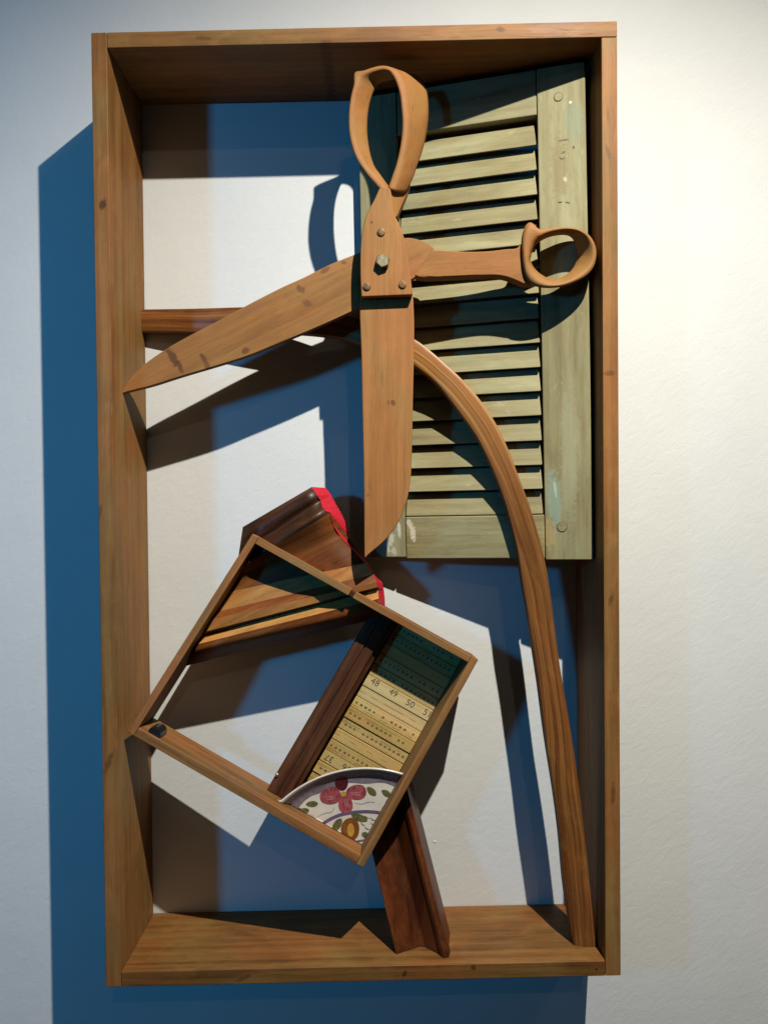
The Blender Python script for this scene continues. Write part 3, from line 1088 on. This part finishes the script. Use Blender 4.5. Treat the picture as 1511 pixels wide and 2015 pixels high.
# rounded lip
V, F = [], []
m = 8
for a in range(NA + 1):
    x, y = arc_pt(-.02 + 1.04 * a / NA)
    x, y = min(x, CA), min(y, CB)
    rx, ry = (x - ccx) / CR, (y - ccy) / CR
    for q in range(m):
        t = q / m * 2 * math.pi
        V.append(dp(x + rx * .0015 * math.cos(t), y + ry * .0015 * math.cos(t), PD - .0010 + .0018 * math.sin(t)))
for a in range(NA):
    for q in range(m):
        r = (q + 1) % m
        F.append((a * m + q, a * m + r, (a + 1) * m + r, (a + 1) * m + q))
mesh('plate_lip', V, F, MW['glaze'], pt_, None, smooth=True)


def to_plate(u, v):
    c = PD - .016
    for _ in range(12):
        a, b = dloc(u, v, c)
        c = dish(min(CR, math.hypot(a - ccx, b - ccy)))
    return a, b


def decal(name, outline, mat, lift=.00035, rings=4):
    """Painted motif: a skin laid on the plate's own surface."""
    pts = [to_plate(u, v) for u, v in outline]
    cx = sum(p[0] for p in pts) / len(pts)
    cy = sum(p[1] for p in pts) / len(pts)
    V, F = [], []
    n = len(pts)
    for k in range(rings + 1):
        s = k / rings
        for x, y in pts:
            px, py = min(cx + (x - cx) * s, CA - .0002), min(cy + (y - cy) * s, CB - .0002)
            V.append(dp(px, py, dish(min(CR, math.hypot(px - ccx, py - ccy))) + lift))
    for k in range(rings):
        for i in range(n):
            j = (i + 1) % n
            F.append((k * n + i, k * n + j, (k + 1) * n + j, (k + 1) * n + i))
    return mesh(name, V, F, mat, pt_, None, smooth=True)


def leafshape(u, v, L, Wd, ang, n=18, point=1.3):
    out = []
    ca, sa = math.cos(ang), math.sin(ang)
    for i in range(n):
        t = i / n * 2 * math.pi
        x = L * math.cos(t)
        y = Wd * math.copysign(abs(math.sin(t)) ** point, math.sin(t)) * (1 + .12 * math.cos(t))
        out.append((u + ca * x - sa * y, v + sa * x + ca * y))
    return out


def stroke(name, pts, wpx, mat, lift=.0003, taper=True):
    c = catmull(pts, 6)
    V, F = [], []
    n = len(c)
    for i, (u, v) in enumerate(c):
        p0, p1 = c[max(0, i - 1)], c[min(n - 1, i + 1)]
        tx, ty = p1[0] - p0[0], p1[1] - p0[1]
        L = math.hypot(tx, ty) or 1
        wd = wpx / 2 * (math.sin(math.pi * (i + .6) / (n + .2)) ** .5 if taper else 1)
        for s in (1, -1):
            a, b = to_plate(u - ty / L * wd * s, v + tx / L * wd * s)
            a, b = min(a, CA - .0002), min(b, CB - .0002)
            V.append(dp(a, b, dish(min(CR, math.hypot(a - ccx, b - ccy))) + lift))
    for i in range(n - 1):
        F.append((2 * i, 2 * i + 2, 2 * i + 3, 2 * i + 1))
    return mesh(name, V, F, mat, pt_, None, smooth=True)



decal('petal', leafshape(650, 1566, 21, 17, -.25, point=.85), MW['pink'])
decal('petal', leafshape(701, 1559, 20, 15, -.08, point=.85), MW['pink'])
decal('petal', leafshape(680, 1582, 18, 14, 1.45, point=.85), MW['pink'])
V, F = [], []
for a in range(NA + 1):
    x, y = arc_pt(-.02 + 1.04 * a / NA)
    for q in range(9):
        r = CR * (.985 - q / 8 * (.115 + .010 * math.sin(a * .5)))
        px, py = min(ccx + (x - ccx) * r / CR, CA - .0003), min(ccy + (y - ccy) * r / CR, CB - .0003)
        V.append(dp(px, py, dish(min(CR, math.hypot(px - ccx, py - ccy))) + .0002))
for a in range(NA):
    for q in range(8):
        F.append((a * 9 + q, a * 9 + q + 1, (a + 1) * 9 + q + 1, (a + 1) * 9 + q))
mesh('rim_shade_band', V, F, MW['rim_shade'], pt_, None, smooth=True)  # rim's cast shadow painted on as a mauve band
decal('petal', leafshape(672, 1541, 13, 14, .2, point=.9), MW['petal_shade'], .0005)  # top petal, its shading by the rim painted in as darker red
for (x0, y0, x1, y1) in ((663, 1564, 640, 1569), (662, 1568, 642, 1574), (688, 1560, 712, 1558), (688, 1563, 710, 1563), (678, 1572, 681, 1592), (682, 1572, 686, 1589)):
    stroke('petal_stroke', [(x0, y0), ((x0 + x1) / 2, (y0 + y1) / 2 + 1), (x1, y1)], 2.2, MW['blush'], .0005)
decal('flower_eye', leafshape(675.5, 1562, 6, 5, 0, point=1), MW['yellow'], .0005)
for (u, v, L, Wd, an) in ((596, 1597, 13, 6.5, -.25), (614, 1582, 12, 6, -.05), (731, 1557, 12, 6.5, .75), (760, 1561, 11, 6, .6), (663, 1624, 16, 7.5, -1.0), (707, 1609, 17, 7, .35), (719, 1643, 8, 6, .5)):
    decal('painted_leaf', leafshape(u, v, L, Wd, an), MW['leaf'])
decal('painted_fruit', leafshape(689, 1631, 18, 22, 0, 22, .9), MW['amber'], .0004)
decal('fruit_heart', leafshape(690, 1633, 7, 13, 0, 18, 1), MW['yellow'], .0006)


stroke('painted_ring', [(610, 1640), (628, 1627), (646, 1614), (668, 1604), (692, 1599), (718, 1597), (745, 1599), (762, 1604)], 6.5, MW['violet'], .00025, False)
stroke('painted_ring', [(672, 1662), (688, 1660), (706, 1655), (726, 1652)], 4, MW['violet'], .00025, False)
stroke('painted_vine', [(625, 1607), (640, 1600), (652, 1598), (659, 1588)], 1.6, MW['vine'])
stroke('painted_vine', [(698, 1580), (712, 1582), (726, 1578), (738, 1579)], 1.6, MW['vine'])
for (u, v) in ((722, 1608), (733, 1612), (714, 1622), (722, 1630), (734, 1622)):
    stroke('brush_stroke', [(u - 4, v - 3), (u, v + 1), (u + 5, v + 2)], 1.8, MW['leaf'])

# ------------------------------------------------------------------ render
S.render.resolution_x = 767
S.render.resolution_y = 1024
